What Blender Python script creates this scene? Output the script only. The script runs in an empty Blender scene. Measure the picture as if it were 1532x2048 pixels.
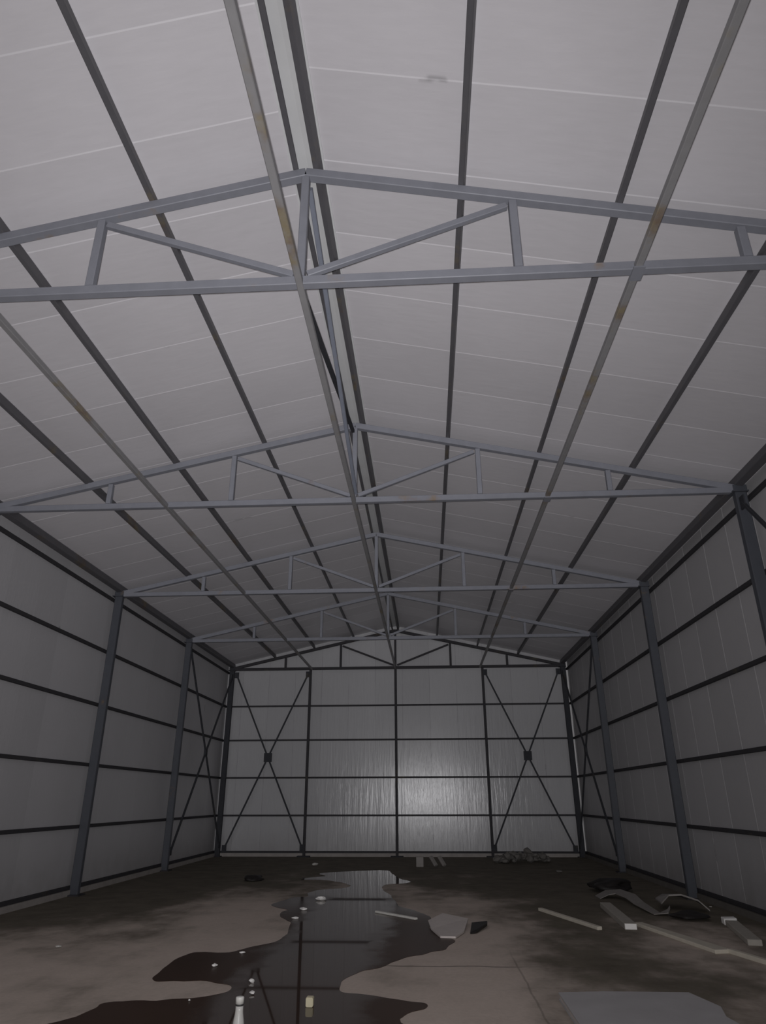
import bpy, bmesh, math, random
from mathutils import Vector, Matrix, noise as mnoise

# ------------------------------------------------------------------ camera, world, light, exposure
scene = bpy.context.scene
COL = scene.collection
scene.view_settings.view_transform = 'Standard'
scene.view_settings.look = 'None'
scene.view_settings.exposure = 0.0
scene.view_settings.gamma = 1.0
scene.view_settings.use_curve_mapping = False

cam_data = bpy.data.cameras.new('camera')
cam = bpy.data.objects.new('camera', cam_data)
COL.objects.link(cam)
cam_data.sensor_fit = 'VERTICAL'
cam_data.sensor_height = 36.0
cam_data.lens = 1376.28 / 2048 * 36.0
cam_data.clip_start = 0.05
cam_data.clip_end = 200
YAW, PITCH, ROLL = -0.0592, 0.3953, -0.0025
cyw, syw, cp, sp = math.cos(YAW), math.sin(YAW), math.cos(PITCH), math.sin(PITCH)
right0 = Vector((cyw, -syw, 0))
fwd = Vector((syw * cp, cyw * cp, sp))
up0 = right0.cross(fwd)
cr, sr = math.cos(ROLL), math.sin(ROLL)
rightv = right0 * cr + up0 * sr
upv = -right0 * sr + up0 * cr
rot = Matrix((rightv, upv, -fwd)).transposed()
cam.matrix_world = Matrix.Translation((1.0216, 0, 1.7)) @ rot.to_4x4()
scene.camera = cam

world = bpy.data.worlds.new('night_world')
scene.world = world
world.use_nodes = True
wbg = world.node_tree.nodes['Background']
# dim sky fill added to lift the near floor, dark ground below the horizon
wnt = world.node_tree
wtc = wnt.nodes.new('ShaderNodeTexCoord'); wsep = wnt.nodes.new('ShaderNodeSeparateXYZ')
wmr = wnt.nodes.new('ShaderNodeMapRange')
wmr.inputs[1].default_value = -0.02; wmr.inputs[2].default_value = 0.10
wmr.inputs[3].default_value = 0.02; wmr.inputs[4].default_value = 0.32
wnt.links.new(wtc.outputs['Generated'], wsep.inputs[0]); wnt.links.new(wsep.outputs['Z'], wmr.inputs[0])
wnt.links.new(wmr.outputs[0], wbg.inputs['Strength'])
wbg.inputs['Color'].default_value = (1.0, 0.97, 0.95, 1)

# the torch of the phone that takes the picture: a small lamp beside the lens
lamp_data = bpy.data.lights.new('phone_torch', 'POINT')
lamp_data.energy = 222.0
lamp_data.shadow_soft_size = 0.03
lamp_data.color = (1.0, 0.992, 1.012)
lamp_data.use_nodes = True
lnt = lamp_data.node_tree
lem = lnt.nodes['Emission']
lfo = lnt.nodes.new('ShaderNodeLightFalloff')
lfo.inputs['Strength'].default_value = 1.0
lfo.inputs['Smooth'].default_value = 0.0
# the torch throws a wide beam: strongest along its axis, up and slightly left
AZ, EL = math.radians(-11), math.radians(31)
lgeo = lnt.nodes.new('ShaderNodeNewGeometry'); ldot = lnt.nodes.new('ShaderNodeVectorMath'); ldot.operation = 'DOT_PRODUCT'
ldot.inputs[1].default_value = (math.sin(AZ) * math.cos(EL), math.cos(AZ) * math.cos(EL), math.sin(EL))
lnt.links.new(lgeo.outputs['Incoming'], ldot.inputs[0])
def lmath(op, a, b):
    nd = lnt.nodes.new('ShaderNodeMath'); nd.operation = op
    for i, v in enumerate((a, b)):
        if hasattr(v, 'is_output'): lnt.links.new(v, nd.inputs[i])
        else: nd.inputs[i].default_value = v
    return nd.outputs[0]
beam = lmath('ADD', lmath('POWER', lmath('MAXIMUM', ldot.outputs['Value'], 0.0), 3.3), 0.04)
lnt.links.new(lmath('MULTIPLY', beam, lfo.outputs['Linear']), lem.inputs['Strength'])
lamp = bpy.data.objects.new('phone_torch', lamp_data)
lamp.location = (1.0, -0.03, 1.715)
COL.objects.link(lamp)

scene.cycles.max_bounces = 8
scene.cycles.diffuse_bounces = 2
scene.cycles.sample_clamp_indirect = 6.0
scene.cycles.blur_glossy = 0.15

# ------------------------------------------------------------------ dimensions (metres)
FY = [4.84, 9.72, 14.68, 19.60, 24.41]      # the five trusses
W = 5.79                                     # column axis
ZB, ZP, ZT = 5.966, 7.281, 5.971             # bottom chord, apex, eaves of the chords
SL = (ZP - ZT) / W
ROOF = 0.205                                 # roof underside above the chord axis
XW = 5.985                                   # inner face of the side walls
YB = 24.56                                   # inner face of the back wall
Y0 = -1.6                                    # unseen near end, left open for the sky fill
def zc(x): return ZP - SL * abs(x)
def zr(x): return zc(x) + ROOF

# ------------------------------------------------------------------ materials
def new_mat(name):
    m = bpy.data.materials.new(name); m.use_nodes = True
    nt = m.node_tree; b = nt.nodes['Principled BSDF']
    return m, nt, b
class G:
    """tiny node-graph helper"""
    def __init__(s, nt): s.nt = nt
    def n(s, t, **kw):
        nd = s.nt.nodes.new(t)
        for k, v in kw.items(): setattr(nd, k, v)
        return nd
    def put(s, sock, v):
        if hasattr(v, 'is_output'): s.nt.links.new(v, sock)
        elif v is not None: sock.default_value = v
    def math(s, op, a, b=None, clamp=False):
        nd = s.n('ShaderNodeMath', operation=op, use_clamp=clamp)
        s.put(nd.inputs[0], a); s.put(nd.inputs[1], b); return nd.outputs[0]
    def noise(s, vec, scale, detail=3, rough=.55, out='Fac'):
        nd = s.n('ShaderNodeTexNoise'); s.put(nd.inputs['Vector'], vec)
        nd.inputs['Scale'].default_value = scale; nd.inputs['Detail'].default_value = detail
        nd.inputs['Roughness'].default_value = rough; return nd.outputs[out]
    def step(s, v, a, b):
        nd = s.n('ShaderNodeMapRange', interpolation_type='SMOOTHSTEP'); s.put(nd.inputs[0], v)
        nd.inputs[1].default_value = a; nd.inputs[2].default_value = b; return nd.outputs[0]
    def mix(s, f, a, b):
        nd = s.n('ShaderNodeMix', data_type='RGBA'); s.put(nd.inputs[0], f)
        s.put(nd.inputs[6], a); s.put(nd.inputs[7], b); return nd.outputs[2]
    def scaled(s, vec, sc):
        nd = s.n('ShaderNodeVectorMath', operation='MULTIPLY'); s.put(nd.inputs[0], vec)
        nd.inputs[1].default_value = sc; return nd.outputs[0]
    def bump(s, h, strength, dist, normal=None):
        nd = s.n('ShaderNodeBump'); nd.inputs['Strength'].default_value = strength
        nd.inputs['Distance'].default_value = dist; s.put(nd.inputs['Height'], h)
        if normal is not None: s.put(nd.inputs['Normal'], normal)
        return nd.outputs[0]
    def pos(s): return s.n('ShaderNodeNewGeometry').outputs['Position']
    def xyz(s, v):
        nd = s.n('ShaderNodeSeparateXYZ'); s.put(nd.inputs[0], v); return nd.outputs

def c4(c): return (c[0], c[1], c[2], 1)

def panel_mat(name, axis, period, phase, col, seam_col, seam_w, rough, wave=0.0, lip=0.0, phase_neg=None, streak=(1, 1, 1), spec=.5, dirt=.0):
    """sandwich panels: seams every `period` along an axis, fine profile, faint panel-to-panel tint"""
    m, nt, b = new_mat(name); g = G(nt)
    P = g.pos(); x, y, z = g.xyz(P)
    v = (x, y)[axis]
    if phase_neg is not None:
        side = g.math('GREATER_THAN', x, 0.0)
        ph = g.math('ADD', g.math('MULTIPLY', side, phase - phase_neg), phase_neg)
    else: ph = phase
    # seams are never ruler-straight
    wob = g.math('MULTIPLY', g.math('SUBTRACT', g.noise(P, .35, 1), .5), .03)
    t = g.math('DIVIDE', g.math('ADD', g.math('SUBTRACT', v, ph), wob), period)
    idx = g.math('FLOOR', g.math('ADD', t, .5))
    d = g.math('MULTIPLY', g.math('ABSOLUTE', g.math('SUBTRACT', t, idx)), period)
    seam = g.math('SUBTRACT', 1.0, g.step(d, seam_w * .4, seam_w))
    wn = g.n('ShaderNodeTexWhiteNoise', noise_dimensions='1D')
    g.put(wn.inputs['W'], g.math('ADD', g.math('FLOOR', t), 3.3))
    tint = g.math('ADD', .965, g.math('MULTIPLY', wn.outputs['Value'], .07))
    fine = g.noise(g.scaled(P, streak), 9, 3)
    blot = g.noise(P, .55, 3)
    k = g.math('MULTIPLY', tint, g.math('ADD', .95, g.math('MULTIPLY', fine, .10)))
    k = g.math('MULTIPLY', k, g.math('ADD', .93, g.math('MULTIPLY', blot, .14)))
    cm = g.n('ShaderNodeVectorMath', operation='SCALE'); cm.inputs[0].default_value = col; g.put(cm.inputs['Scale'], k)
    base = cm.outputs[0]
    # breaks and smears along the seam
    patchy = g.math('ADD', .35, g.math('MULTIPLY', g.step(g.noise(P, 2.3, 2), .36, .58), .65))
    base = g.mix(g.math('MULTIPLY', seam, patchy), base, c4(seam_col))
    smear = g.math('MULTIPLY', g.math('SUBTRACT', 1.0, g.step(d, .01, .05)), g.step(g.noise(P, 1.7, 4), .66, .72))
    base = g.mix(g.math('MULTIPLY', smear, .55), base, c4((col[0] * .45, col[1] * .45, col[2] * .45)))
    if dirt:
        splash = g.math('MULTIPLY', g.math('SUBTRACT', 1.0, g.step(z, .05, 1.0)), g.noise(P, 3, 4))
        base = g.mix(g.math('MULTIPLY', splash, dirt), base, c4((.16, .14, .12)))
    nt.links.new(base, b.inputs['Base Color'])
    b.inputs['Roughness'].default_value = rough
    b.inputs['Specular IOR Level'].default_value = spec
    h = g.math('MULTIPLY', seam, -1.0)
    nrm = g.n('ShaderNodeNewGeometry').outputs['Normal']
    if lip:
        lv = g.n('ShaderNodeVectorMath', operation='SCALE'); lv.inputs[0].default_value = (0, -lip, 0); g.put(lv.inputs['Scale'], seam)
        la = g.n('ShaderNodeVectorMath', operation='ADD'); g.put(la.inputs[0], nrm); g.put(la.inputs[1], lv.outputs[0])
        ln = g.n('ShaderNodeVectorMath', operation='NORMALIZE'); g.put(ln.inputs[0], la.outputs[0]); nrm = ln.outputs[0]
    nrm = g.bump(h, .12, .003, nrm)
    nrm = g.bump(fine, .22, .008, nrm)
    if wave:
        rip = g.noise(g.scaled(P, (7.5 if axis == 0 else 1, 1 if axis == 0 else 7.5, .55)), 1.6, 2)
        nrm = g.bump(rip, wave, .02, nrm)
    nt.links.new(nrm, b.inputs['Normal'])
    return m

WHITE = (.60, .58, .605)
M_ROOF = panel_mat('roof_panel', 1, .925, .25 + .925 * 6 - .05, WHITE, (.63, .612, .636), .011, .5, lip=.36, phase_neg=6.14, streak=(.10, 1.8, 1.8))
M_SIDE = panel_mat('side_wall_panel', 1, .95, 12.70, (.44, .43, .445), (.46, .45, .465), .012, .42, wave=.10, streak=(6, 6, .35), dirt=.5)
M_SIDE_R = panel_mat('lapped_side_wall_panel', 1, .95, 12.70, (.42, .41, .42), (.50, .49, .50), .014, .45, wave=.08, lip=.35, streak=(6, 6, .35), dirt=.6)
M_BACK = panel_mat('back_wall_panel', 0, .943, 1.17, (.405, .40, .412), (.28, .275, .285), .009, .22, wave=.20, streak=(6, 6, .3), spec=.36, dirt=.35)

def steel_mat(name, col, rust=.5, rust_col=(.17, .085, .035), rough=.5, seed=0.0, spec=.35):
    m, nt, b = new_mat(name); g = G(nt)
    P = g.pos()
    sh = g.n('ShaderNodeVectorMath', operation='ADD'); g.put(sh.inputs[0], P); sh.inputs[1].default_value = (seed, seed * 1.7, -seed)
    Q = sh.outputs[0]
    n1 = g.noise(Q, 1.1, 5, .62); n2 = g.noise(Q, 7.0, 4, .6)
    r = g.step(g.math('ADD', g.math('MULTIPLY', n1, .8), g.math('MULTIPLY', n2, .2)), .62 - .12 * rust, .74 - .10 * rust)
    k = g.math('ADD', .86, g.math('MULTIPLY', n2, .28))
    cm = g.n('ShaderNodeVectorMath', operation='SCALE'); cm.inputs[0].default_value = col; g.put(cm.inputs['Scale'], k)
    rc = g.mix(g.step(n2, .45, .6), c4(rust_col), c4((rust_col[0] * 1.35, rust_col[1] * 1.7, rust_col[2] * 1.7)))
    nt.links.new(g.mix(g.math('MULTIPLY', r, .75), cm.outputs[0], rc), b.inputs['Base Color'])
    b.inputs['Roughness'].default_value = rough
    b.inputs['Specular IOR Level'].default_value = spec
    nt.links.new(g.bump(n2, .15, .003), b.inputs['Normal'])
    return m
M_TRUSS = steel_mat('grey_primed_steel', (.215, .22, .25), rust=.25)
M_TIE = steel_mat('grey_rust_streaked_steel', (.235, .23, .235), rust=.85, rust_col=(.16, .10, .05), seed=4.2)
M_PURLIN = steel_mat('dark_purlin_steel', (.095, .092, .10), rust=.6, rust_col=(.11, .07, .04), seed=9.1)
M_COLUMN = steel_mat('column_steel', (.068, .072, .085), rust=.15, seed=2.3)
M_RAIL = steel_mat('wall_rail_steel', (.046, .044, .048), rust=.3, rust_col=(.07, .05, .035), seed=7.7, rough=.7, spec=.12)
M_BRACE = steel_mat('brace_steel', (.19, .205, .25), rust=.2, seed=5.5)
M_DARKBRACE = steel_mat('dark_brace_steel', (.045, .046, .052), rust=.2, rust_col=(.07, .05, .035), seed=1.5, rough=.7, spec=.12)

def plain_mat(name, col, rough=.7, var=.25, scale=12, bump=.2, spec=.4, metal=0.0):
    m, nt, b = new_mat(name); g = G(nt)
    P = g.pos(); n = g.noise(P, scale, 4)
    k = g.math('ADD', 1 - var / 2, g.math('MULTIPLY', n, var))
    cm = g.n('ShaderNodeVectorMath', operation='SCALE'); cm.inputs[0].default_value = col; g.put(cm.inputs['Scale'], k)
    nt.links.new(cm.outputs[0], b.inputs['Base Color'])
    b.inputs['Roughness'].default_value = rough; b.inputs['Specular IOR Level'].default_value = spec
    b.inputs['Metallic'].default_value = metal
    nt.links.new(g.bump(n, bump, .01), b.inputs['Normal'])
    return m
M_FLASH = plain_mat('ridge_flashing', (.59, .59, .595), .45, .2, 3)
M_CORNER = plain_mat('corner_flashing', (.75, .74, .74), .4, .1, 3)
M_KERB = plain_mat('kerb_concrete', (.30, .275, .26), .85, .5, 5, .4)
M_KERBDARK = plain_mat('dark_kerb', (.13, .118, .105), .9, .6, 4, .4)  # darker kerb tone, used on the right side only
M_FOAM = plain_mat('pale_foam', (.66, .64, .60), .8, .25, 25)
M_FOAMEDGE = plain_mat('foam_cut_edge', (.95, .93, .90), .8, .1, 40)
M_WOOD = plain_mat('dusty_timber', (.62, .57, .48), .75, .25, 9)
M_CARD = plain_mat('dusty_cardboard', (.62, .56, .53), .85, .2, 8)
M_GREYBOARD = plain_mat('grey_board', (.27, .25, .235), .7, .3, 8)
M_PLANK = plain_mat('dusty_plank', (.42, .39, .345), .75, .3, 9)
M_BLACK = plain_mat('near_black', (.018, .015, .014), .6, .4, 6)
M_RUBBLE = plain_mat('grey_rubble', (.15, .14, .13), .9, .5, 10, .6)
M_SKIN = plain_mat('dusty_panel_skin', (.47, .455, .46), .55, .3, 3.5, .15)
M_BOTTLE = plain_mat('white_plastic', (.72, .71, .68), .3, .1, 20, .05, .5)
M_CAP = plain_mat('cap_plastic', (.85, .84, .80), .3, .05, 20, .05, .5)
M_RING = plain_mat('dark_ring', (.06, .06, .06), .5, .1, 20)
M_BLOCKT = plain_mat('cream_block', (.72, .66, .47), .7, .15, 30)

def floor_material():
    m, nt, b = new_mat('stained_concrete_floor'); g = G(nt)
    P = g.pos(); x, y, z = g.xyz(P)
    flat = g.scaled(P, (1, .62, 1))
    n1 = g.noise(flat, .55, 5, .6); n2 = g.noise(P, 2.2, 5, .62); n3 = g.noise(P, 22, 3)
    clean = g.mix(n2, c4((.52, .435, .375)), c4((.70, .60, .53)))
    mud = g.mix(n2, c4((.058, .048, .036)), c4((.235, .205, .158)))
    # darker tone laid toward the side walls and the far end
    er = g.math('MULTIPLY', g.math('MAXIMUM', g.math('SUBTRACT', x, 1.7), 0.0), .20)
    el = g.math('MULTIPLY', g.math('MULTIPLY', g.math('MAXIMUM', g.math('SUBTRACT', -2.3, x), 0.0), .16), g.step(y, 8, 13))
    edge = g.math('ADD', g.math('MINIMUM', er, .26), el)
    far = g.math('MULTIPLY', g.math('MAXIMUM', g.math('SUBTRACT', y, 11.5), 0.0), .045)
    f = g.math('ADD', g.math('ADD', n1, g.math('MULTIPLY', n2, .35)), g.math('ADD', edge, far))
    dirt = g.step(f, .66, 1.02)  # random dirt plus the darkening by position
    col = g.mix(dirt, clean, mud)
    k = g.math('ADD', .88, g.math('MULTIPLY', n3, .24))
    cm = g.n('ShaderNodeVectorMath', operation='SCALE'); g.put(cm.inputs[0], col); g.put(cm.inputs['Scale'], k)
    # hairline joints in the slab
    wob = g.math('MULTIPLY', g.math('SUBTRACT', g.noise(P, 1.3, 3), .5), .22)
    jy = g.math('ABSOLUTE', g.math('SUBTRACT', g.math('ADD', y, wob), 8.95))
    jx = g.math('ABSOLUTE', g.math('SUBTRACT', g.math('ADD', x, g.math('MULTIPLY', wob, .3)), 1.96))
    jya = g.math('MULTIPLY', g.math('SUBTRACT', 1.0, g.step(jy, .012, .035)), g.math('MULTIPLY', g.step(x, .4, .6), g.math('SUBTRACT', 1.0, g.step(x, 1.8, 2.3))))
    jxa = g.math('MULTIPLY', g.math('SUBTRACT', 1.0, g.step(jx, .005, .015)), g.math('SUBTRACT', 1.0, g.step(y, 9.0, 10.0)))
    j = g.math('MULTIPLY', g.math('MAXIMUM', jya, g.math('MULTIPLY', jxa, .6)), .65)
    nt.links.new(g.mix(j, cm.outputs[0], c4((.10, .085, .07))), b.inputs['Base Color'])
    b.inputs['Roughness'].default_value = .85
    b.inputs['Specular IOR Level'].default_value = .25
    nt.links.new(g.bump(g.math('ADD', n2, g.math('MULTIPLY', n3, .3)), .25, .02), b.inputs['Normal'])
    return m
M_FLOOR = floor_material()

def water_material():
    m, nt, b = new_mat('muddy_water'); g = G(nt)
    P = g.pos()
    nt.links.new(g.mix(g.noise(P, .8, 3), c4((.045, .026, .018)), c4((.085, .052, .038))), b.inputs['Base Color'])
    # open water along the middle, wet mud film toward the shores
    x, y, z = g.xyz(P)
    off = g.math('ABSOLUTE', g.math('SUBTRACT', g.math('ADD', x, g.math('MULTIPLY', g.math('SUBTRACT', g.noise(P, 1.6, 3), .5), .7)), -.28))
    shore = g.math('MULTIPLY', g.step(off, .45, .85), g.math('SUBTRACT', 1.0, g.step(y, 11.5, 15.5)))
    nt.links.new(g.math('ADD', .03, g.math('MULTIPLY', shore, .30)), b.inputs['Roughness'])
    nt.links.new(g.math('SUBTRACT', .5, g.math('MULTIPLY', shore, .40)), b.inputs['Specular IOR Level'])
    b.inputs['IOR'].default_value = 1.33
    nt.links.new(g.bump(g.noise(P, .9, 2), .02, .01), b.inputs['Normal'])
    return m
M_WATER = water_material()

# ------------------------------------------------------------------ mesh helpers
def link_mesh(name, bm, mat, parent=None, smooth=False, origin=None):
    bmesh.ops.recalc_face_normals(bm, faces=bm.faces)
    o_ = Vector(origin) if origin is not None else (parent.location.copy() if parent is not None else Vector((0, 0, 0)))
    if parent is not None and parent.parent is not None:
        o_ = parent.matrix_world.translation.copy()
    if parent is not None and parent.get('_w') is not None:
        o_ = Vector(parent['_w'])
    bmesh.ops.translate(bm, verts=bm.verts, vec=-o_)
    me = bpy.data.meshes.new(name); bm.to_mesh(me); bm.free()
    me.materials.append(mat)
    if smooth:
        for p in me.polygons: p.use_smooth = True
    ob = bpy.data.objects.new(name, me); COL.objects.link(ob)
    if parent is not None: ob.parent = parent
    else: ob.location = o_
    return ob
def tag(o, label, cat, group=None, kind='thing'):
    o['label'] = label; o['category'] = cat; o['kind'] = kind
    if group: o['group'] = group
    return o
def thing(name, label, cat, loc, group=None):
    o = bpy.data.objects.new(name, None); COL.objects.link(o)
    o.empty_display_size = .2; o.location = loc
    return tag(o, label, cat, group)
def structure(o):
    o['kind'] = 'structure'; return o

def box(bm, x0, x1, y0, y1, z0, z1):
    vs = [bm.verts.new((x, y, z)) for x in (x0, x1) for y in (y0, y1) for z in (z0, z1)]
    for f in ((0, 1, 3, 2), (4, 6, 7, 5), (0, 4, 5, 1), (2, 3, 7, 6), (0, 2, 6, 4), (1, 5, 7, 3)):
        bm.faces.new([vs[i] for i in f])
    return bm
def bar(bm, a, b, w, h, up=(0, 0, 1), bev=.006):
    """rectangular tube from a to b: w across, h along `up`, softly rounded corners"""
    a, b = Vector(a), Vector(b); d = (b - a).normalized(); u = Vector(up)
    s = d.cross(u).normalized(); u = s.cross(d).normalized()
    hw, hh = w / 2, h / 2; c = min(bev, hw * .4, hh * .4)
    prof = [(-hw + c, -hh), (hw - c, -hh), (hw, -hh + c), (hw, hh - c), (hw - c, hh), (-hw + c, hh), (-hw, hh - c), (-hw, -hh + c)]
    A = [bm.verts.new(a + s * p + u * q) for p, q in prof]; B = [bm.verts.new(b + s * p + u * q) for p, q in prof]
    n = len(prof)
    for i in range(n): bm.faces.new((A[i], A[(i + 1) % n], B[(i + 1) % n], B[i]))
    bm.faces.new(A[::-1]); bm.faces.new(B)
    return bm
def NB(): return bmesh.new()
def lathe(bm, prof, centre, seg=24):
    cx, cy, cz = centre; rings = []
    for r, z in prof:
        rings.append([bm.verts.new((cx + r * math.cos(2 * math.pi * i / seg), cy + r * math.sin(2 * math.pi * i / seg), cz + z)) for i in range(seg)])
    for k in range(len(rings) - 1):
        for i in range(seg):
            bm.faces.new((rings[k][i], rings[k][(i + 1) % seg], rings[k + 1][(i + 1) % seg], rings[k + 1][i]))
    bm.faces.new(rings[0][::-1]); bm.faces.new(rings[-1])
    return bm
def prism(bm, pts, z0, z1):
    """outline in plan, extruded from z0 to z1 (z may be one value per point)"""
    zz0 = z0 if isinstance(z0, (list, tuple)) else [z0] * len(pts)
    zz1 = z1 if isinstance(z1, (list, tuple)) else [z1] * len(pts)
    lo = [bm.verts.new((p[0], p[1], q)) for p, q in zip(pts, zz0)]; hi = [bm.verts.new((p[0], p[1], q)) for p, q in zip(pts, zz1)]
    n = len(pts)
    for i in range(n): bm.faces.new((lo[i], lo[(i + 1) % n], hi[(i + 1) % n], hi[i]))
    bm.faces.new(lo[::-1]); bm.faces.new(hi)
    return bm
def rock(bm, c, r, seed, squash=.7, sub=2):
    m = bmesh.ops.create_icosphere(bm, subdivisions=sub, radius=1.0)
    rnd = random.Random(seed)
    sx, sy, sz = r * rnd.uniform(.8, 1.25), r * rnd.uniform(.7, 1.1), r * squash * rnd.uniform(.85, 1.15)
    off = Vector((seed * 3.1, seed * 1.3, seed * .7)); a = rnd.uniform(0, 3.1)
    zmin = 1e9
    for v in m['verts']:
        k = 1 + .55 * mnoise.noise(v.co * 1.1 + off) + .2 * mnoise.noise(v.co * 3 + off)
        q = v.co * k
        q = Vector((q.x * sx, q.y * sy, q.z * sz))
        v.co = Vector((q.x * math.cos(a) - q.y * math.sin(a), q.x * math.sin(a) + q.y * math.cos(a), q.z))
        zmin = min(zmin, v.co.z)
    for v in m['verts']: v.co += Vector((c[0], c[1], c[2] - zmin))
    return bm

# ------------------------------------------------------------------ the setting
bm = box(NB(), -XW - .5, XW + .5, Y0 - 3, YB + .4, -.2, 0)
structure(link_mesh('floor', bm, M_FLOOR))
for s, nm in ((-1, 'wall_left'), (1, 'wall_right')):
    bm = NB()
    xa, xb = sorted((s * XW, s * (XW + .08)))
    box(bm, xa, xb, Y0, YB + .08, .10, zr(XW) + .02)
    structure(link_mesh(nm, bm, M_SIDE if s < 0 else M_SIDE_R))
# back wall: one sheet of panels, each set a hair out of true so its sheen breaks at the joints
bm = NB(); rnd = random.Random(11); edges = [-XW - .08]
k = math.ceil((-XW - 1.17) / .943)
while 1.17 + k * .943 < XW: edges.append(1.17 + k * .943); k += 1
edges.append(XW + .08)
for a, b in zip(edges[:-1], edges[1:]):
    ta, tb = rnd.uniform(-.004, .004), rnd.uniform(-.004, .004)
    tz = rnd.uniform(-.010, .010)
    parts = [a, b] if not (a < 0 < b) else [a, 0, b]
    for p, q in zip(parts[:-1], parts[1:]):
        ys = [YB + ta + (tb - ta) * (v - a) / (b - a) for v in (p, q)]
        f = [bm.verts.new((p, ys[0], .1)), bm.verts.new((q, ys[1], .1)), bm.verts.new((q, ys[1] + tz, zr(q) + .02)), bm.verts.new((p, ys[0] + tz, zr(p) + .02))]
        r = [bm.verts.new((v.co.x, YB + .08, v.co.z)) for v in f]
        bm.faces.new(f); bm.faces.new(r[::-1])
        for i in range(4): bm.faces.new((f[i], r[i], r[(i + 1) % 4], f[(i + 1) % 4]))
structure(link_mesh('wall_back', bm, M_BACK))
# roof: two slopes of panels
bm = NB()
for s in (-1, 1):
    pts = [(0, zr(0)), (s * (XW + .12), zr(XW + .12)), (s * (XW + .12), zr(XW + .12) + .08), (0, zr(0) + .08)]
    A = [bm.verts.new((x, Y0, z)) for x, z in pts]; B = [bm.verts.new((x, YB + .1, z)) for x, z in pts]
    for i in range(4): bm.faces.new((A[i], A[(i + 1) % 4], B[(i + 1) % 4], B[i]))
    bm.faces.new(A); bm.faces.new(B[::-1])
structure(link_mesh('ceiling', bm, M_ROOF))
# concrete kerb under the wall panels
for nm, r in (('baseboard_left', (-XW - .1, -XW + .10, Y0, YB + .1)), ('baseboard_right', (XW - .10, XW + .1, Y0, YB + .1)), ('baseboard_back', (-XW + .10, XW - .10, YB - .10, YB + .1))):
    structure(link_mesh(nm, box(NB(), r[0], r[1], r[2], r[3], 0, .10), M_KERBDARK if nm == 'baseboard_right' else M_KERB))
# ridge flashing and corner flashings
bm = NB()
for s in (-1, 1):
    pts = [(0, zr(0) - .026), (s * .17, zr(.17) - .012), (s * .17, zr(.17) - .002), (0, zr(0) - .002)]
    A = [bm.verts.new((x, Y0, z)) for x, z in pts]; B = [bm.verts.new((x, YB - .01, z)) for x, z in pts]
    for i in range(4): bm.faces.new((A[i], A[(i + 1) % 4], B[(i + 1) % 4], B[i]))
    bm.faces.new(A); bm.faces.new(B[::-1])
structure(link_mesh('trim_1', bm, M_FLASH))
for i, s in ((2, 1),):
    bm = NB(); xa, xb = sorted((s * (XW - .055), s * (XW - .002)))
    box(bm, xa, xb, YB - .016, YB - .006, .10, zr(XW) - .03)
    structure(link_mesh('trim_%d' % i, bm, M_CORNER))

# ------------------------------------------------------------------ trusses
TR_LABEL = ['grey steel roof truss overhead, the nearest and largest of the five',
            'grey steel roof truss, second from the camera, spanning wall to wall',
            'grey steel roof truss, third from the camera, middle one of the five',
            'faint grey steel roof truss, fourth from the camera, one short of the back wall',
            'dark steel roof truss standing against the back wall above the rails']
AI, AO = 1.939, 3.904
for i, Y in enumerate(FY):
    t = thing('roof_truss', TR_LABEL[i], 'truss', (0, Y, ZB), 'steel roof trusses across the shed')
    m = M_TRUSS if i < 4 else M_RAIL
    for s in (-1, 1):
        link_mesh('top_chord', bar(NB(), (0, Y, ZP), (s * (W - .02), Y, zc(W - .02) + .02), .09, .095), m, t)
    link_mesh('bottom_chord', bar(NB(), (-W + .02, Y, ZB), (W - .02, Y, ZB), .085, .09), m, t)
    link_mesh('king_post', bar(NB(), (0, Y, ZB + .05), (0, Y, ZP - .055), .075, .075, up=(0, 1, 0)), m, t)
    for s in (-1, 1):
        for a in (AI, AO):
            link_mesh('web_post', bar(NB(), (s * a, Y, ZB + .05), (s * a, Y, zc(a) - .05), .075, .075, up=(0, 1, 0)), m, t)
        link_mesh('diagonal', bar(NB(), (s * .06, Y, ZB + .085), (s * (AI - .06), Y, zc(AI) - .09), .055, .062), m, t)

# ------------------------------------------------------------------ columns under the trusses
ORD = ['first', 'second', 'third', 'fourth', 'fifth']
CW, CD = .17, .12
for i, Y in enumerate(FY):
    for s, sd in ((-1, 'left'), (1, 'right')):
        lab = {1: 'steel column on the %s wall carrying the second truss from the camera',
               2: 'steel column on the %s wall carrying the third truss, middle of the five',
               3: 'steel column on the %s wall under the fourth truss, beside the cross brace',
               4: 'dark steel column in the far %s corner beside the back wall',
               0: 'steel column on the %s wall carrying the nearest truss'}[i] % sd
        xb, xt = s * 5.825, s * 5.80
        t = thing('steel_column', lab, 'column', (xb, Y, 0), 'steel columns along the side walls')
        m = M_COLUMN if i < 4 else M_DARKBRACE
        link_mesh('shaft', bar(NB(), (xb, Y, .02), (xt, Y, ZB - .05), CW, CD, up=(0, 1, 0), bev=.012), m, t)
        link_mesh('base_plate', box(NB(), xb - .15, xb + .15, Y - .15, Y + .15, 0, .022), M_RAIL, t)
        link_mesh('cap_plate', box(NB(), xt - .13, xt + .10, Y - .10, Y + .10, ZB - .05, ZB - .03), m, t)
        bm = NB(); box(bm, xt - .10, xt + .10, Y - .055, Y + .055, ZB - .03, ZB + .075)
        link_mesh('truss_seat', bm, m, t)

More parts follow.
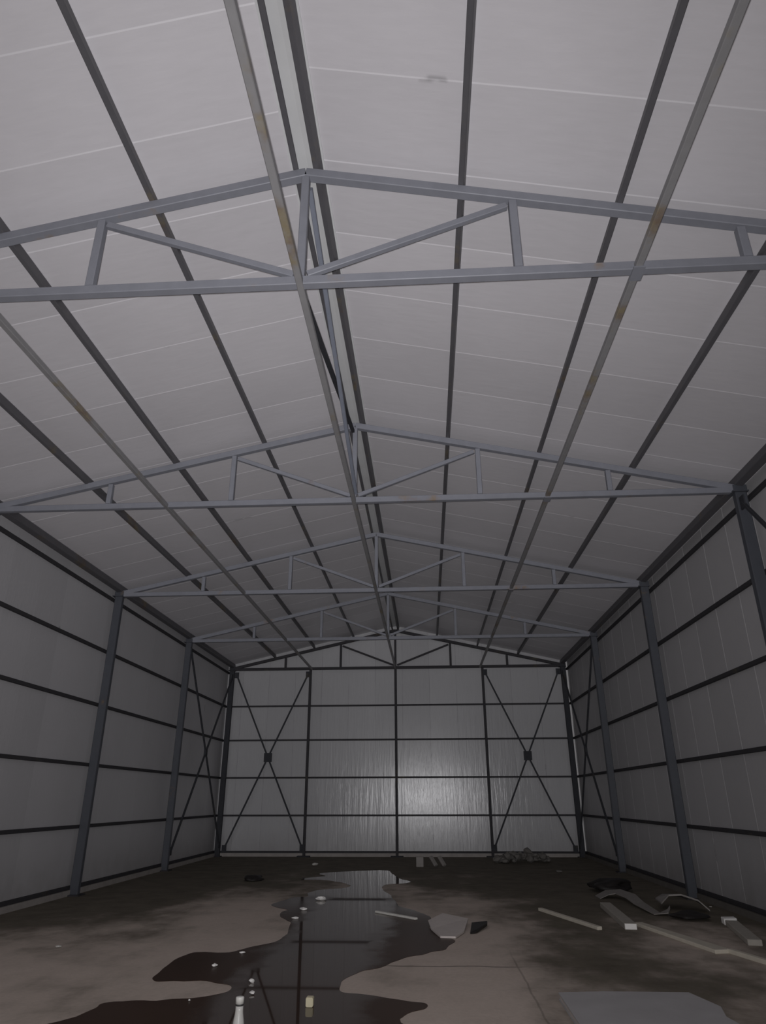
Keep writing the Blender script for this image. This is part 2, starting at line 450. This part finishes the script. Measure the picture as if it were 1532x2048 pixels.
# ------------------------------------------------------------------ purlins and tie beams along the shed
PUR = [(.11, 'ridge purlin just %s of the roof peak'), (1.49, 'first roof purlin out from the ridge on the %s slope'),
       (2.91, 'second roof purlin out from the ridge on the %s slope'), (4.31, 'third roof purlin out from the ridge on the %s slope'),
       (5.80, 'thick dark eaves purlin where the roof meets the %s wall')]
for a, lab in PUR:
    for s, sd in ((-1, 'left'), (1, 'right')):
        z = zc(a) + .05 + (ROOF - .052) / 2
        n = Vector((s * SL, 0, 1)).normalized()
        w = .052 if a < 5 else .12
        ob = link_mesh('roof_purlin', bar(NB(), (s * a, Y0 + .1, z), (s * a, YB - .01, z), w, (ROOF - .056), up=n), M_PURLIN, origin=(s * a, Y0 + .1, z))
        tag(ob, 'dark steel ' + lab % sd if 'dark' not in lab else 'steel ' + lab % sd, 'purlin', 'long purlins under the roof')
for x, lab in ((0, 'grey steel tie beam along the middle, under the ridge, joining truss bottoms'),
               (2.95, 'rust-streaked tie beam right of the ridge, joining truss bottom chords'),
               (-2.95, 'grey tie beam left of the ridge, joining truss bottom chords')):
    ob = link_mesh('tie_beam', bar(NB(), (x, Y0 + .1, ZB - .02), (x, FY[4], ZB - .02), .062, .065), M_TIE, origin=(x, Y0 + .1, ZB - .02))
    tag(ob, lab, 'beam', 'tie beams along the shed')
    if x > 1:
        for Y in FY[:3]:
            bm = box(NB(), x - .05, x + .05, Y - .085, Y + .085, ZB - .067, ZB - .053)
            bmesh.ops.translate(bm, verts=bm.verts, vec=(0, 0, 0))
            link_mesh('splice_plate', bm, M_TRUSS, ob)

# bracing in the vertical plane under the ridge, first bay
t = thing('ridge_brace', 'crossed blue-grey steel bars under the ridge between first and second truss', 'brace', (0, FY[0], ZB))
link_mesh('brace_bar', bar(NB(), (.03, FY[0] + .06, ZP - .12), (.03, FY[1] - .06, ZB + .10), .05, .055), M_BRACE, t)
link_mesh('brace_bar', bar(NB(), (-.03, FY[0] + .06, ZB + .06), (-.03, FY[1] - .06, ZP - .12), .05, .055), M_DARKBRACE, t)

# ------------------------------------------------------------------ wall rails (girts)
RZ = [.135, 1.21, 2.37, 3.57, 4.70, 5.86]
RN = ['lowest steel rail on the %s wall, lying on the concrete kerb', 'second steel rail up from the floor on the %s wall',
      'third steel rail up from the floor on the %s wall', 'fourth steel rail up from the floor on the %s wall',
      'fifth steel rail up from the floor on the %s wall', 'topmost steel rail on the %s wall, just below the eaves']
for s, sd in ((-1, 'left'), (1, 'right')):
    for z, lab in zip(RZ, RN):
        x = s * (XW - .032)
        ob = link_mesh('wall_rail', bar(NB(), (x, Y0 + .05, z), (x, YB - .02, z), .06, .065), M_RAIL, origin=(x, Y0 + .05, z))
        tag(ob, 'dark ' + lab % sd, 'rail', 'rails along the side walls')
yb = YB - .045
for z, lab in zip(RZ[:5], RN):
    ob = link_mesh('wall_rail', bar(NB(), (-XW + .07, yb, z), (XW - .07, yb, z), .05, .055), M_RAIL, origin=(0, yb, z))
    tag(ob, 'dark ' + lab % 'back', 'rail', 'rails along the back wall')
for x, lab in ((0, 'thin steel post in the middle of the back wall'), (-3.0, 'thin steel post on the back wall beside the left cross brace'),
               (3.03, 'thin steel post on the back wall beside the right cross brace')):
    t = thing('wall_post', lab, 'post', (x, FY[4] + .01, 0), 'thin posts of the back wall')
    link_mesh('shaft', bar(NB(), (x, FY[4] + .01, .03), (x, FY[4] + .01, ZB - .05), .085, .08, up=(0, 1, 0)), M_RAIL, t)
    link_mesh('base_plate', box(NB(), x - .20, x + .20, FY[4] - .16, FY[4] + .05, 0, .03), M_DARKBRACE, t)

# ------------------------------------------------------------------ cross braces
def plate(p, u, v, a, b, th):
    """thin rectangular plate centred at p in the plane of u and v"""
    bm = NB(); p, u, v = Vector(p), Vector(u), Vector(v); n = u.cross(v)
    c = [(-a, -b), (a, -b), (a, b), (-a, b)]
    A = [bm.verts.new(p + u * i + v * j - n * th / 2) for i, j in c]; B = [bm.verts.new(p + u * i + v * j + n * th / 2) for i, j in c]
    for i in range(4): bm.faces.new((A[i], A[(i + 1) % 4], B[(i + 1) % 4], B[i]))
    bm.faces.new(A[::-1]); bm.faces.new(B)
    return bm
def cross_brace(label, corners, u, v, n, mat, plate_half):
    """corners: bottom-a, bottom-b, top-a, top-b"""
    ba, bb, ta, tb = [Vector(c) for c in corners]
    t = thing('cross_brace', label, 'brace', (ba + bb) / 2, 'crossed wall braces')
    # where the two diagonals meet
    def inter(p, q, r, s_):
        U, V = Vector(u), Vector(v)
        a, b_ = (q - p).dot(U), (q - p).dot(V); c, d = (s_ - r).dot(U), (s_ - r).dot(V)
        e, f = (r - p).dot(U), (r - p).dot(V)
        k = (e * d - f * c) / (a * d - b_ * c); return p + (q - p) * k
    mid = inter(ba, tb, bb, ta)
    N = Vector(n)
    link_mesh('brace_bar', bar(NB(), ba, tb, .05, .05, up=n), mat, t)
    link_mesh('brace_bar', bar(NB(), bb - N * .0, mid, .05, .048, up=n), mat, t)
    link_mesh('brace_bar', bar(NB(), mid, ta, .05, .048, up=n), mat, t)
    if plate_half: link_mesh('centre_plate', plate(mid, u, v, plate_half, plate_half * 1.1, .06), mat, t)
    for c, k in ((ba, -1), (bb, -1), (ta, 1), (tb, 1)):
        link_mesh('gusset_plate', plate(c, u, v, .075, .10, .02), mat, t)
X, Z, Yv = (1, 0, 0), (0, 0, 1), (0, 1, 0)
yc = FY[4] - .045
cross_brace('crossed steel bars with square centre plate on the left of the back wall', ((-5.60, yc, .24), (-3.06, yc, .26), (-5.62, yc, 5.76), (-3.08, yc, 5.76)), X, Z, (0, -1, 0), M_DARKBRACE, .13)
cross_brace('crossed steel bars with square centre plate on the right of the back wall', ((3.09, yc, .26), (5.62, yc, .24), (3.11, yc, 5.76), (5.62, yc, 5.76)), X, Z, (0, -1, 0), M_DARKBRACE, .13)
for s, sd in ((-1, 'left'), (1, 'right')):
    x = s * 5.755
    cross_brace('crossed steel bars on the far end of the %s wall, between last two columns' % sd,
                ((x, FY[3] + .12, .45), (x, FY[4] - .12, .35), (x, FY[3] + .12, 5.68), (x, FY[4] - .12, 5.68)), Yv, Z, (-s, 0, 0), M_DARKBRACE, .09)
x = 5.755
cross_brace('crossed steel bars on the right wall between the nearest two columns', ((x, FY[0] + .12, .45), (x, FY[1] - .12, .45), (x, FY[0] + .12, 5.72), (x, FY[1] - .12, 5.72)), Yv, Z, (-1, 0, 0), M_DARKBRACE, .09)

# ------------------------------------------------------------------ puddle
PUD = [(-2.2, 6.1), (-2.01, 6.86), (-1.95, 7.12), (-1.96, 7.28), (-1.74, 7.37), (-1.43, 7.42), (-1.13, 7.5), (-0.99, 7.67), (-0.93, 7.9), (-1.07, 8.05), (-1.33, 8.14), (-1.59, 8.15), (-1.8, 8.14), (-1.89, 8.39), (-1.92, 8.86), (-1.89, 9.45), (-1.77, 9.55), (-1.4, 9.56), (-1.24, 9.87), (-1.02, 10.21), (-0.94, 10.67), (-1.06, 11.54), (-1.15, 11.9), (-1.35, 12.32), (-1.41, 12.74), (-1.36, 13.01), (-1.71, 13.46), (-1.71, 13.9), (-1.52, 14.59), (-1.29, 14.7), (-1.36, 15.26), (-1.21, 15.75), (-0.74, 16.11), (-0.69, 16.56), (-0.97, 17.13), (-1.49, 17.62), (-1.89, 17.61), (-1.88, 18.04), (-1.48, 18.39), (-1.7, 19.1), (-1.01, 19.64), (-0.13, 19.93), (0.1, 19.04), (0.34, 17.9), (0.6, 17.28), (0.37, 16.89), (0.06, 16.69), (0.05, 15.97), (0.31, 14.66), (0.49, 13.56), (0.85, 12.78), (1.05, 12.18), (1.01, 11.55), (1.14, 10.84), (1.31, 10.42), (1.18, 9.89), (0.94, 9.62), (0.66, 9.24), (0.53, 8.93), (0.25, 8.61), (0.13, 8.27), (0.10, 7.97), (0.16, 7.78), (0.34, 7.72), (0.63, 7.59), (0.81, 7.5), (0.97, 7.41), (0.93, 7.26), (0.82, 7.15), (0.76, 7.0), (0.75, 6.85), (0.9, 6.1)]
def smooth_outline(pts, n, jit, seed):
    out = []; N = len(pts)
    for i in range(N):
        p0, p1, p2, p3 = [Vector(pts[(i + k) % N]) for k in (-1, 0, 1, 2)]
        for j in range(n):
            t = j / n
            q = .5 * ((2 * p1) + (p2 - p0) * t + (2 * p0 - 5 * p1 + 4 * p2 - p3) * t * t + (3 * p1 - p0 - 3 * p2 + p3) * t ** 3)
            k = Vector((q.x * 5, q.y * 2.6, seed))
            q = q + Vector((mnoise.noise(k), mnoise.noise(k + Vector((9, 4, 2))))) * jit
            out.append((q.x, q.y))
    return out
bm = NB(); prism(bm, smooth_outline(PUD, 5, .05, 2.0), .0005, .004)
tag(link_mesh('puddle', bm, M_WATER, origin=(0, 12, 0)), 'long dark puddle lying along the middle of the concrete floor', 'puddle')

# ------------------------------------------------------------------ things lying on the floor
def stick(name, label, cat, a, b, w, h, mat, z=0.0, end_mat=None, group=None, w2=None, tilt=0.0):
    """a strip or batten on the floor from a to b (plan), optionally with a clean cut end"""
    A, B = Vector((a[0], a[1], 0)), Vector((b[0], b[1], 0)); d = (B - A).normalized(); s = Vector((-d.y, d.x, 0))
    w2 = w if w2 is None else w2
    pts = [A - s * w / 2, B - s * w2 / 2, B + s * w2 / 2, A + s * w / 2]
    zs = [z, z + tilt, z + tilt, z]
    bm = prism(NB(), [(p.x, p.y) for p in pts], zs, [q + h for q in zs])
    bmesh.ops.bevel(bm, geom=bm.edges[:], offset=min(.006, h * .2), segments=1, affect='EDGES')
    if end_mat is None:
        return tag(link_mesh(name, bm, mat, origin=(a[0], a[1], z)), label, cat, group)
    t = thing(name, label, cat, (a[0], a[1], z), group)
    link_mesh('body', bm, mat, t)
    e = link_mesh('cut_end', prism(NB(), [(p.x, p.y) for p in (A - s * (w / 2 - .006), A - s * (w / 2 - .006) - d * .012, A + s * (w / 2 - .006) - d * .012, A + s * (w / 2 - .006))], z + .006, z + h - .006), end_mat, t)
    e['label'] = 'pale cut end'
    return t
stick('timber_batten', 'thin pale batten lying alone on the floor right of the puddle', 'batten', (2.82, 13.1), (3.38, 11.3), .075, .045, M_WOOD)
stick('panel_offcut', 'short plank with bright cut end, beside the bent sheet heap', 'offcut', (3.82, 11.35), (3.97, 13.5), .17, .08, M_PLANK, end_mat=M_FOAMEDGE)
stick('panel_strip', 'long flat grey strip in front of the short plank', 'strip', (4.02, 11.7), (4.47, 9.75), .12, .045, M_WOOD, w2=.21)
stick('timber_batten', 'thin batten running out of frame from the end of the long grey strip', 'batten', (4.56, 9.80), (4.95, 8.3), .07, .05, M_WOOD)
t = stick('panel_offcut', 'plank offcut by the right wall with a bright white block on its far end', 'offcut', (5.05, 10.25), (5.36, 11.75), .17, .07, M_PLANK)
bm = prism(NB(), [(5.27, 11.78), (5.47, 11.82), (5.50, 12.0), (5.30, 11.98)], 0, .085)
bmesh.ops.bevel(bm, geom=bm.edges[:], offset=.008, segments=1, affect='EDGES')
tag(link_mesh('foam_block', bm, M_FOAMEDGE, origin=(5.4, 11.9, 0)), 'bright white block at the far end of the plank by right wall', 'block')
stick('foam_strip', 'slim white strip lying in the puddle pointing at the cardboard piece', 'strip', (.80, 12.05), (.14, 12.75), .06, .03, M_FOAM, z=.005)
# flat torn sheet next to the puddle
bm = prism(NB(), smooth_outline([(0.98, 11.6), (1.2, 12.0), (1.57, 11.72), (1.47, 10.96), (1.34, 10.55), (1.14, 10.58), (1.02, 11.1)], 1, .0, 5.0), [.05, .09, .06, .01, .006, .006, .02], [.065, .105, .075, .03, .03, .03, .035])
tag(link_mesh('cardboard_sheet', bm, M_CARD, origin=(1.2, 11.2, 0)), 'torn pale brown sheet lying flat at the edge of the puddle', 'sheet')
bm = prism(NB(), [(1.62, 11.75), (1.84, 11.62), (1.82, 11.40), (1.64, 10.95), (1.55, 10.90)], [.005, .03, .03, .005, .005], [.02, .06, .06, .02, .02])
tag(link_mesh('dark_flap', bm, M_BLACK, origin=(1.6, 11.3, 0)), 'small dark flap beside the torn pale brown sheet', 'sheet')
# big panel offcut bottom right
t = thing('panel_slab', 'large grey sandwich panel lying on the floor at the near right', 'panel', (2.8, 6.6, 0))
out = [(2.17, 5.3), (2.17, 7.60), (2.6, 7.66), (3.36, 7.66), (3.47, 7.2), (3.40, 6.9), (3.46, 6.4), (3.44, 5.3)]
link_mesh('bottom_skin', prism(NB(), out, 0, .012), M_SKIN, t)
link_mesh('foam_core', prism(NB(), [(2.8 + (p[0] - 2.8) * .985, 6.6 + (p[1] - 6.6) * .99) for p in out], .012, .05), M_CARD, t)
link_mesh('top_skin', prism(NB(), out, .05, .062), M_SKIN, t)

# bent sheet heap near the right wall
def ribbon(bm, path, half, th):
    """bent sheet: path points (x,y,z), half-width vectors, thickness"""
    n = len(path); rows = []
    for p, h in zip(path, half):
        p, h = Vector(p), Vector(h)
        rows.append([bm.verts.new(p - h), bm.verts.new(p + h), bm.verts.new(p + h + Vector((0, 0, th))), bm.verts.new(p - h + Vector((0, 0, th)))])
    for a, b in zip(rows[:-1], rows[1:]):
        for i in range(4): bm.faces.new((a[i], a[(i + 1) % 4], b[(i + 1) % 4], b[i]))
    bm.faces.new(rows[0]); bm.faces.new(rows[-1][::-1])
    return bm
bm = ribbon(NB(), [(4.12, 14.75, .005), (4.32, 14.85, .07), (4.50, 14.75, .10), (4.58, 14.2, .09), (4.56, 13.6, .05), (4.57, 13.0, .03), (4.60, 12.75, .01), (4.76, 12.7, .05), (4.86, 12.9, .08)],
            [(0, .20, 0), (.02, .22, .01), (.08, .14, .02), (.10, .04, .02), (.09, .02, .01), (.08, .03, 0), (.07, .08, 0), (.03, .12, .01), (.03, .10, .01)], .012)
tag(link_mesh('bent_sheet', bm, M_GREYBOARD, origin=(4.4, 13.8, 0)), 'bent grey strip of sheet snaking behind the short plank', 'sheet')
bm = ribbon(NB(), [(4.86, 13.5, .09), (5.02, 13.6, .17), (5.20, 13.5, .18), (5.40, 13.25, .14), (5.52, 13.1, .03)],
            [(.04, .30, .0), (.04, .32, -.03), (.05, .32, -.04), (.05, .26, -.02), (.04, .20, 0)], .025)
tag(link_mesh('bent_board', bm, M_GREYBOARD, origin=(5.1, 13.2, 0)), 'buckled grey board propped up beside the right wall column', 'board')
bm = NB(); rock(bm, (4.60, 15.75, 0), .44, 3, .24, 3)  # low squashed lump in a near-black colour
tag(link_mesh('black_lump', bm, M_BLACK, smooth=True, origin=(4.55, 15.6, 0)), 'low black lump behind the bent grey strip', 'sheet')
bm = NB(); rock(bm, (4.98, 12.35, 0), .26, 8, .22, 3)  # smaller near-black lump, squashed the same way
tag(link_mesh('black_lump', bm, M_BLACK, smooth=True, origin=(4.92, 12.5, 0)), 'low black lump in front of the buckled grey board', 'sheet')
bm = NB(); rock(bm, (-3.0, 17.5, -.02), .26, 14, .22, 3)
tag(link_mesh('mud_clod', bm, M_BLACK, smooth=True, origin=(-3.0, 17.6, 0)), 'low dark clod on the bare floor left of the puddle', 'clod')

# bottle and block standing in the puddle
t = thing('plastic_bottle', 'white plastic bottle standing in the puddle at the bottom edge', 'bottle', (-.51, 6.46, .004))
bx, by = -.51, 6.46
link_mesh('body', lathe(NB(), [(.044, 0), (.047, .006), (.047, .05), (.044, .075), (.040, .10), (.034, .13), (.031, .16), (.030, .19)], (bx, by, .004)), M_BOTTLE, t, smooth=True)
link_mesh('neck_ring', lathe(NB(), [(.030, .188), (.031, .192), (.031, .200), (.030, .203)], (bx, by, .004)), M_RING, t)
link_mesh('cap', lathe(NB(), [(.033, .202), (.033, .242), (.030, .248), (.012, .250)], (bx, by, .004)), M_CAP, t, smooth=True)
bm = box(NB(), -.105, -.04, 7.24, 7.32, .003, .075)
bmesh.ops.bevel(bm, geom=bm.edges[:], offset=.006, segments=2, affect='EDGES')
tag(link_mesh('cream_block', bm, M_BLOCKT, origin=(-.07, 7.28, 0)), 'small cream cube standing in the puddle right of the bottle', 'block')

# pale scraps of foam, each on its own
SCR = [(-0.97, 14.19, .105, 'white foam scrap floating in the puddle, largest and farthest of the crumbs'),
       (-1.09, 12.97, .07, 'white foam scrap near the left edge of the puddle, second behind'),
       (-1.07, 12.09, .055, 'white foam scrap in the puddle where its left edge pinches in'),
       (-1.24, 9.50, .035, 'white foam crumb on the upper left shore of the near puddle'),
       (-1.37, 8.79, .035, 'white foam crumb in the dark bay at the left of the puddle'),
       (-0.79, 8.10, .035, 'white foam crumb in the puddle behind the bottle, farther of two'),
       (-0.68, 7.65, .035, 'white foam crumb in the puddle behind the bottle, nearer of two'),
       (-3.62, 9.73, .04, 'pale crumb alone on the dry floor near the left wall'),
       (-2.16, 21.3, .11, 'pale lump at the foot of the back wall beside the left post'),
       (4.42, 16.66, .06, 'tiny pale crumb on the dark floor beside the black lump'),
       (4.24, 19.55, .12, 'dim grey lump on the dark floor before the back wall rubble'),
       (5.74, 13.6, .03, 'tiny pale crumb at the foot of the right wall kerb'),
       (-1.20, 7.40, .015, 'tiny greenish crumb on the near left shore of the puddle')]
for i, (x, y, r, lab) in enumerate(SCR):
    bm = NB(); rock(bm, (x, y, .004), r * .8, 20 + i, .34 if y > 9 else .5, 2)
    tag(link_mesh('foam_scrap', bm, M_RUBBLE if 'dim' in lab else (M_FOAM if 'pale' in lab else M_FOAMEDGE), origin=(x, y, 0)), lab, 'scrap', 'pale scraps scattered on the floor')

# leftovers at the foot of the back wall
bm = prism(NB(), [(.66, 20.9), (.86, 20.9), (.86, 21.0), (.66, 21.0)], 0, .25)
bmesh.ops.bevel(bm, geom=bm.edges[:], offset=.01, segments=1, affect='EDGES')
tag(link_mesh('foam_block', bm, M_GREYBOARD, origin=(.76, 20.95, 0)), 'pale upright block near the back wall, right of the middle post', 'block')
for (x, lab) in ((1.13, 'leaning stub near the back wall, next to the upright block'), (1.36, 'leaning stub near the back wall, farther from the upright block')):
    bm = bar(NB(), (x + .07, 21.0, .03), (x - .07, 21.15, .24), .10, .06)
    tag(link_mesh('timber_stub', bm, M_GREYBOARD, origin=(x, 21, 0)), lab, 'stub', 'leaning stubs by the back wall')
bm = NB(); rnd = random.Random(5)
for k in range(40):
    u = rnd.random(); x = 2.95 + 1.55 * u
    rock(bm, (x, 22.6 + rnd.uniform(-.6, .5) , max(0, .20 * math.exp(-((x - 3.85) / .4) ** 2) * rnd.random() * 1.2)), rnd.uniform(.07, .15), 60 + k, .7, 1)
tag(link_mesh('rubble', bm, M_RUBBLE, origin=(3.7, 22.6, 0)), 'low grey heap of rubble against the right side of the back wall', 'rubble', kind='stuff')
